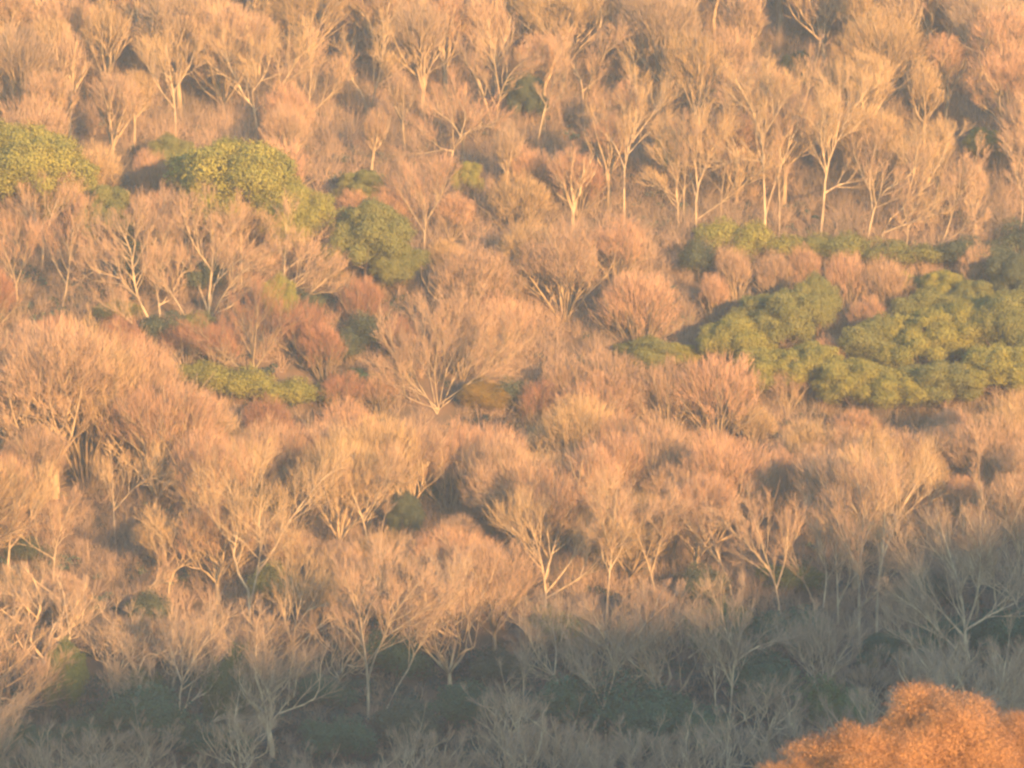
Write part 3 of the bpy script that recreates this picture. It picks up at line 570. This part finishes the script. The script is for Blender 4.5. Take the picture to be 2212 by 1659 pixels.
# ------------------------------------------------------------------ nearer rust-leaved tree at the lower right
def near(px, py, D): return (px - 1106) * K * D, D + CY, CZ - (py - 829.5) * K * D
rsR = np.random.default_rng(77)
for (px, py, D, W_, H_, seed, lab, tc) in (
      (1995, 1490, 262, 10.5, 11.5, 1, 'rust-orange leafy tree at bottom right corner, brightest and topmost of the orange clump', (1.1, 1.05, 1)),
      (2180, 1545, 268, 8.5, 10, 2, 'darker rust tree at the right edge of the orange clump', (.85, .8, .85)),
      (1720, 1640, 256, 6.5, 7.5, 4, 'dull brownish outermost mound at the lower left foot of the orange clump', (.75, .75, .8)),
      (1855, 1580, 258, 9.0, 8.5, 3, 'lowest orange tree on the left side of the orange clump', (1.0, .95, .9))):
    x, y, zt = near(px, py, D); z = float(zf(x, y)); H_ = zt - z
    me = leafy_meshes('rust%d' % seed, np.random.default_rng(400 + seed), H_, W_, 70, 2400, .038, M_RUST, low=.25, rl=.13, twigs=22000, matb=M_BARK)
    t = plant('rust_leaved_tree', me, (x, y, z), 0, (1, 1, 1), lab, 'orange tree', 'orange leafy trees at bottom right', (.8, .6, .5), tc)

# ------------------------------------------------------------------ the other bare trees
PRO = []
for i, (H, Wd, tk, nl, form, l2, tw) in enumerate([
      (14, 12, .20, 9, 'vase', 2.6, 1.0), (15, 11, .28, 8, 'vase', 2.6, 1.0), (13, 14, .16, 11, 'vase', 2.7, 1.0), (16, 9, .40, 9, 'tall', 2.4, 1.0),
      (15, 11, .33, 10, 'tall', 2.5, 1.0), (8.5, 12, .1, 20, 'stems', 2.0, 1.1), (8, 11, .1, 22, 'stems', 1.9, 1.1), (11, 13, .1, 18, 'stems', 2.4, 1.1), (14, 12, .25, 10, 'vase', 2.6, 1.0),
      (17, 8, .45, 8, 'tall', 2.2, 1.0), (15, 13, .12, 12, 'vase', 2.5, 1.0),
      (11, 13, .18, 6, 'tangle', 2.6, .9), (12, 11, .25, 6, 'tangle', 2.6, .9), (10, 14, .12, 7, 'tangle', 2.8, .9)]):
    rs = np.random.default_rng(200 + i)
    lim = skeleton(rs, H - .6, Wd, tk, nl, 'vase' if form == 'tangle' else form, 2.6 if form == 'tangle' else 1.0)
    PRO.append((bare_meshes('bare%d' % i, rs, lim, tw=tw, dens=.55 if form == 'tangle' else .8, l2=l2, up=.12 if form == 'tangle' else .2, shell={'vase': 4000, 'tall': 1300, 'stems': 2600, 'tangle': 0}[form]), H, Wd, form))

def zone(px, py, y):
    """what grows where: tint words and usual height"""
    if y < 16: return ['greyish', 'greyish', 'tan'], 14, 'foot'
    if y < 62: return ['tan', 'pinkish', 'yellowish', 'tan', 'pinkish'], 15, 'front'
    if px < 860 and y < 95: return ['russet', 'russet', 'pinkish'], 8.5, 'gully'  # mostly russet, so the gully's shade sits in the tint
    if px < 1500 and y < 112: return ['pinkish', 'tan', 'pinkish', 'yellowish'], 9, 'middle'
    if y < 108: return ['pinkish', 'tan', 'yellowish'], 7, 'right'
    return ['tan', 'yellowish', 'pinkish', 'tan', 'greyish'], 17.5, 'upper'

MAN = [  # domed thicket trees seen at the centre: photo x, base y, height, width, tint, prototype, label
 (1220, 690, 10, 17, 'tan', 7, 'broad domed bare tree, uppermost of the central thicket'),
 (1000, 710, 8.5, 15, 'tan', 5, 'domed bare tree at upper left of the central thicket'),
 (1380, 770, 8.5, 15, 'pinkish', 6, 'pinkish domed bare tree right in the central thicket'),
 (1090, 780, 7, 10, 'pinkish', 5, 'pinkish bare tree low in the middle of the central thicket'),
 (1550, 965, 9, 16, 'pinkish', 6, 'pink domed bare tree in front of the leftmost green crown'),
 (1310, 930, 8, 13, 'tan', 7, 'rounded bare tree left of the pink dome'),
 (660, 790, 6.5, 9, 'russet', 5, 'russet bushy tree in the gully beneath the small yellow-green tree'),
 (780, 740, 6.5, 8, 'russet', 6, 'dark reddish bushy tree beneath the dark green dome'),
 (400, 800, 5, 8, 'russet', 5, 'low russet bush right of the pale leaning trunk'),
 (620, 330, 7.5, 9, 'pinkish', 6, 'pink domed bare tree above the round green crown'),
 (330, 470, 7, 8, 'pinkish', 6, 'pinkish bushy tree between the two bright green crowns'),
 (1250, 470, 6.5, 12, 'russet', 5, 'wide reddish bushy tree above the central thicket'),
 (1140, 440, 6, 9, 'pinkish', 6, 'reddish bushy tree right of the small bright green tree'),
 (1680, 670, 6, 8, 'tan', 5, 'bushy tan tree just above the oval evergreen'),
 (1830, 680, 6.5, 8, 'pinkish', 6, 'pinkish bushy tree between bench and green group'),
 (1920, 690, 6.5, 9, 'tan', 5, 'tan bushy tree below the bench, right of the pinkish one'),
 (1590, 660, 6, 7, 'tan', 6, 'tan bushy tree at the left below the bench'),
 (1740, 655, 6, 7, 'pinkish', 5, 'bushy tree with upright stems under the middle of the bench'),
 (1880, 760, 5.5, 7, 'pinkish', 6, 'small pinkish bushy tree amid the green group'),
 (2110, 640, 5.5, 7, 'tan', 5, 'tan bushy tree beneath the right part of the bench'),
 (2060, 700, 4, 4, 'russet', 6, 'small dark red bush at right amid the evergreens'),
 (1700, 900, 5.5, 7, 'tan', 6, 'tan bushy tree poking up low within the green group'),
 (1800, 830, 5, 6, 'pinkish', 5, 'small pinkish bare bush in the gap right of the oval evergreen'),
 (2120, 880, 5.5, 6, 'tan', 6, 'tan bare bush low among the evergreens near the right edge'),
 (735, 905, 4.5, 8, 'russet', 6, 'low russet bush right of the gully bank shrubs'),
 (820, 900, 4.5, 8, 'pinkish', 5, 'low pinkish bush left of the big dome tree base'),
 (1160, 935, 5, 9, 'russet', 6, 'low russet bush right of the small orange-green tree'),
 (1225, 900, 6, 9, 'tan', 5, 'low tan bush between the big dome tree and the rounded bare tree'),
 (870, 800, 5.5, 7, 'russet', 5, 'russet bush in the hollow left of the big dome tree'),
 (700, 830, 6, 8, 'russet', 6, 'dark russet bush right of the gully fan tree'),
 (470, 810, 5.5, 8, 'russet', 5, 'russet bush left of the gully fan tree'),
 (1540, 700, 5, 6, 'pinkish', 6, 'small pinkish bush in the hollow left of the green group'),
]
items = []
# the line of crowns along the crest of the nearer spur: photo x, crown top
RIM = [(-10, 680), (50, 695), (120, 685), (190, 700), (265, 730), (335, 780), (405, 825), (470, 885), (545, 905), (630, 910), (715, 880), (800, 890), (890, 905),
       (975, 915), (1060, 930), (1150, 945), (1235, 960), (1330, 930), (1420, 900), (1510, 950), (1600, 960), (1690, 965), (1780, 950), (1870, 925), (1960, 920), (2050, 905), (2130, 890), (2210, 870)]
for i, (px, pt) in enumerate(RIM):
    y = 49.5 + 3.2 * math.sin(i * 2.1); D = y - CY; x = (px - 1106) * K * D; z = float(zf(x, y))
    h = CZ - (pt - 829.5) * K * D - z
    items.append([x, y, z, h, h * 1.05, ['tan', 'pinkish', 'tan', 'yellowish'][i % 4], [10, 2, 0, 7, 2][i % 5], None, i * 1.7]); USED.append((x, y))
for px, pb, h, w, tint, k, lab in MAN:
    x, y, z = hit(px, pb); w *= 1.12; h *= 1.2; items.append([x, y, z, h, w, tint, k, lab, random.Random(px).uniform(0, 6.28)]); USED.append((x, y))
rnd = random.Random(5)
def place_fill():
    out = []
    y = -24.0; row = 0
    while y < 186:
        D = y - CY; half = 1106 * K * D + 5
        step = (8.6 if y < 15 else 9.0) if y < 62 else (11 if y < 105 else 8.2)
        x = -half + (row % 2) * step * .5
        while x < half:
            out.append((x + rnd.uniform(-2.4, 2.4), y + rnd.uniform(-2, 2))); x += step
        y += 8.0 if y < 60 else 9.6; row += 1
    return out
for x, y in place_fill():
    z = float(zf(x, y)); px, pb = proj(x, y, z)
    words, hh, zn = zone(px, pb, y)
    if any((x - a) ** 2 + (y - b) ** 2 < (4.2 if zn != 'upper' else 3.2) ** 2 for a, b in USED): continue
    h = hh * rnd.uniform(.8, 1.15)
    if zn == 'front' and px < 500: h *= 1.0
    D = y - CY
    def clash(h):
        w = h * .62; top = proj(x, y, z + h)[1]; hw = w / 2 / (K * D); c = 0
        for (a0, b0, a1, b1, DD) in BOX:
            if DD <= D + .5: continue
            ox = min(a1, px + hw) - max(a0, px - hw); oy = min(b1, pb) - max(b0, top)
            if ox > 0 and oy > 0: c = max(c, ox * oy / max(1, (a1 - a0) * (b1 - b0)))
        return c
    ok = False
    for f in (1, .8, .65) if zn == 'upper' else (1, .7, .5):
        if clash(h * f) < {'front': .28, 'foot': .42, 'upper': .24}.get(zn, .15): h *= f; ok = True; break
    if not ok: continue
    if zn == 'foot': k = rnd.choice([11, 12, 13])
    elif h < 7: k = rnd.choice([5, 6])
    elif zn == 'front': k = rnd.choice([0, 1, 2, 8, 10, 4, 7, 2, 10] if px < 1150 else [9, 3, 4, 1, 8, 3, 4, 10])
    elif zn in ('gully', 'middle', 'right'): k = rnd.choice([5, 6, 7, 7])
    else: k = rnd.choice([1, 3, 4, 9, 3, 9, 9, 10])
    w = PRO[k][2] * h / PRO[k][1] * rnd.uniform(1.0, 1.3)
    items.append([x, y, z, h, w, rnd.choice(words), k, None, rnd.uniform(0, 6.28)])
print('bare heroes', len(HERO), 'other bare', len(items))

ORD = ['', 'first', 'second', 'third', 'fourth', 'fifth', 'sixth', 'seventh', 'eighth', 'ninth', 'tenth', 'eleventh', 'twelfth']
pend = {}
for it in items:
    x, y, z, h, w, tint, k, lab, rz = it
    if lab is None:
        px, pc = proj(x, y, z + h * .6)
        lx, ly, nm = min(LAND, key=lambda l: (l[0] - px) ** 2 + 1.3 * (l[1] - pc) ** 2)
        dx, dy = px - lx, pc - ly
        d = ('left of' if dx < 0 else 'right of') if abs(dx) > abs(dy) else ('above' if dy < 0 else 'below')
        size = 'low bushy' if h < 7 else ('mid-sized' if h < 11.5 else 'tall')
        it[7] = '%s %s bare tree %s the %s' % (size, tint, d, nm); pend.setdefault(it[7], []).append(it)
for lab, L in pend.items():
    if len(L) > 1:
        L.sort(key=lambda t: proj(t[0], t[1], t[2])[0])
        for i, it in enumerate(L):
            it[7] = ('leftmost ' if i == 0 else 'rightmost ' if i == len(L) - 1 else ORD[i + 1] + ' from left ') + lab
for it in items:
    if len(it[7].split()) > 16: it[7] = it[7].replace(' bare tree', ' tree')
for x, y, z, h, w, tint, k, lab, rz in items:
    me, H, Wd, form = PRO[k]; rr = random.Random(int(x * 37 + y * 91))
    c = np.array(TINT[tint]) * rr.uniform(.88, 1.08); bk = rr.uniform(.65, 1.15) * (.8 if form == 'stems' else 1.45 if form == 'tangle' else 1)
    plant('bare_tree', me, (x, y, z), rz, (w / Wd * rr.uniform(.9, 1.12), w / Wd, h / H), lab, 'bare tree', G_BARE, (bk, bk * .97, bk * .93), tuple(c), (rr.gauss(0, .06), rr.gauss(0, .06)))

# ------------------------------------------------------------------ undergrowth that nobody could count
rs = np.random.default_rng(9)
def scatter(n, y0, y1):
    y = rs.uniform(y0, y1, n); x = rs.uniform(-1, 1, n) * (1106 * K * (y - CY) + 4); return x, y, zf(x, y)
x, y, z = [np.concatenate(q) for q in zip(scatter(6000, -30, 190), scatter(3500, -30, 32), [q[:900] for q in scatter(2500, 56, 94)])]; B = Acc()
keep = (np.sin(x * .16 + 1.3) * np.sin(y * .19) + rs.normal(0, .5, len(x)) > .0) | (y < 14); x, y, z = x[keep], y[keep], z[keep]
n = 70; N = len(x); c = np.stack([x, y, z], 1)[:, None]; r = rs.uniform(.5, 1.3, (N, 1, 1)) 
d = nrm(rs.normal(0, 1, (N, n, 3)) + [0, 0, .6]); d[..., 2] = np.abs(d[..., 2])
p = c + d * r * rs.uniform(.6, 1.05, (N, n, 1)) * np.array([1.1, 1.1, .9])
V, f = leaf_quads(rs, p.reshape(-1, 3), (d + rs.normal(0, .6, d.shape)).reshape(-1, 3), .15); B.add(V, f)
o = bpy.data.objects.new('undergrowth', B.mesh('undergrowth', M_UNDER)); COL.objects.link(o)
o['kind'] = 'stuff'; o['label'] = 'dark green low undergrowth covering the ground beneath the trees'; o['category'] = 'undergrowth'
x, y, z = [np.concatenate(q) for q in zip(scatter(11000, -30, 195), scatter(2500, 50, 100))]; B = Acc(); n = 34
keep = ((y > 22) | (rs.uniform(0, 1, len(y)) < .3)) & ~((x < -6) & (y > 54) & (y < 96) & (rs.uniform(0, 1, len(y)) < .6)); x, y, z = x[keep], y[keep], z[keep]; N = len(x)
p = np.repeat(np.stack([x, y, z], 1), n, 0) + rs.normal(0, .35, (N * n, 3)) * [1, 1, 0]
d = nrm(rs.normal(0, .45, (N * n, 3)) + [0, 0, 1]); L = np.repeat(rs.uniform(.8, 4.4, N) * np.where(y > 104, 1.65, np.where(y > 22, 1.15, .9)), n) * rs.uniform(.5, 1, N * n)
V, f4, f3, mid, d2 = slivers(rs, p, d, L, np.full(N * n, .032)); B.add(V, f4, f3)
V, f4, f3, _, _ = slivers(rs, mid, nrm(d2 + rs.normal(0, .5, d2.shape)), L * .5, np.full(N * n, .022)); B.add(V, f4, f3)
o = bpy.data.objects.new('brushwood', B.mesh('brushwood', M_BRUSH)); COL.objects.link(o)
o['kind'] = 'stuff'; o['label'] = 'brown leafless brushwood filling the gaps between the trunks'; o['category'] = 'brushwood'

# ------------------------------------------------------------------ haze
USE_HAZE = True
if USE_HAZE:
    m = bpy.data.materials.new('haze'); m.use_nodes = True; t = m.node_tree; t.nodes.clear()
    out = t.nodes.new('ShaderNodeOutputMaterial'); pv = t.nodes.new('ShaderNodeVolumePrincipled')
    pv.inputs['Color'].default_value = (.62, .82, 1, 1); pv.inputs['Density'].default_value = 0.00019
    pv.inputs['Anisotropy'].default_value = 0.0
    t.links.new(pv.outputs[0], out.inputs['Volume'])
    lo, hi = np.array([-1520, -1520, float(TZ.min()) - 1.0]), np.array([1520, 1520, float(TZ.max()) + 22])
    V = np.array([[(lo, hi)[a][0], (lo, hi)[b][1], (lo, hi)[c][2]] for a in (0, 1) for b in (0, 1) for c in (0, 1)])
    F = np.array([[0, 1, 3, 2], [4, 6, 7, 5], [0, 4, 5, 1], [2, 3, 7, 6], [0, 2, 6, 4], [1, 5, 7, 3]])
    o = bpy.data.objects.new('haze', mesh_from('haze', V, [F], m)); COL.objects.link(o); o['kind'] = 'stuff'
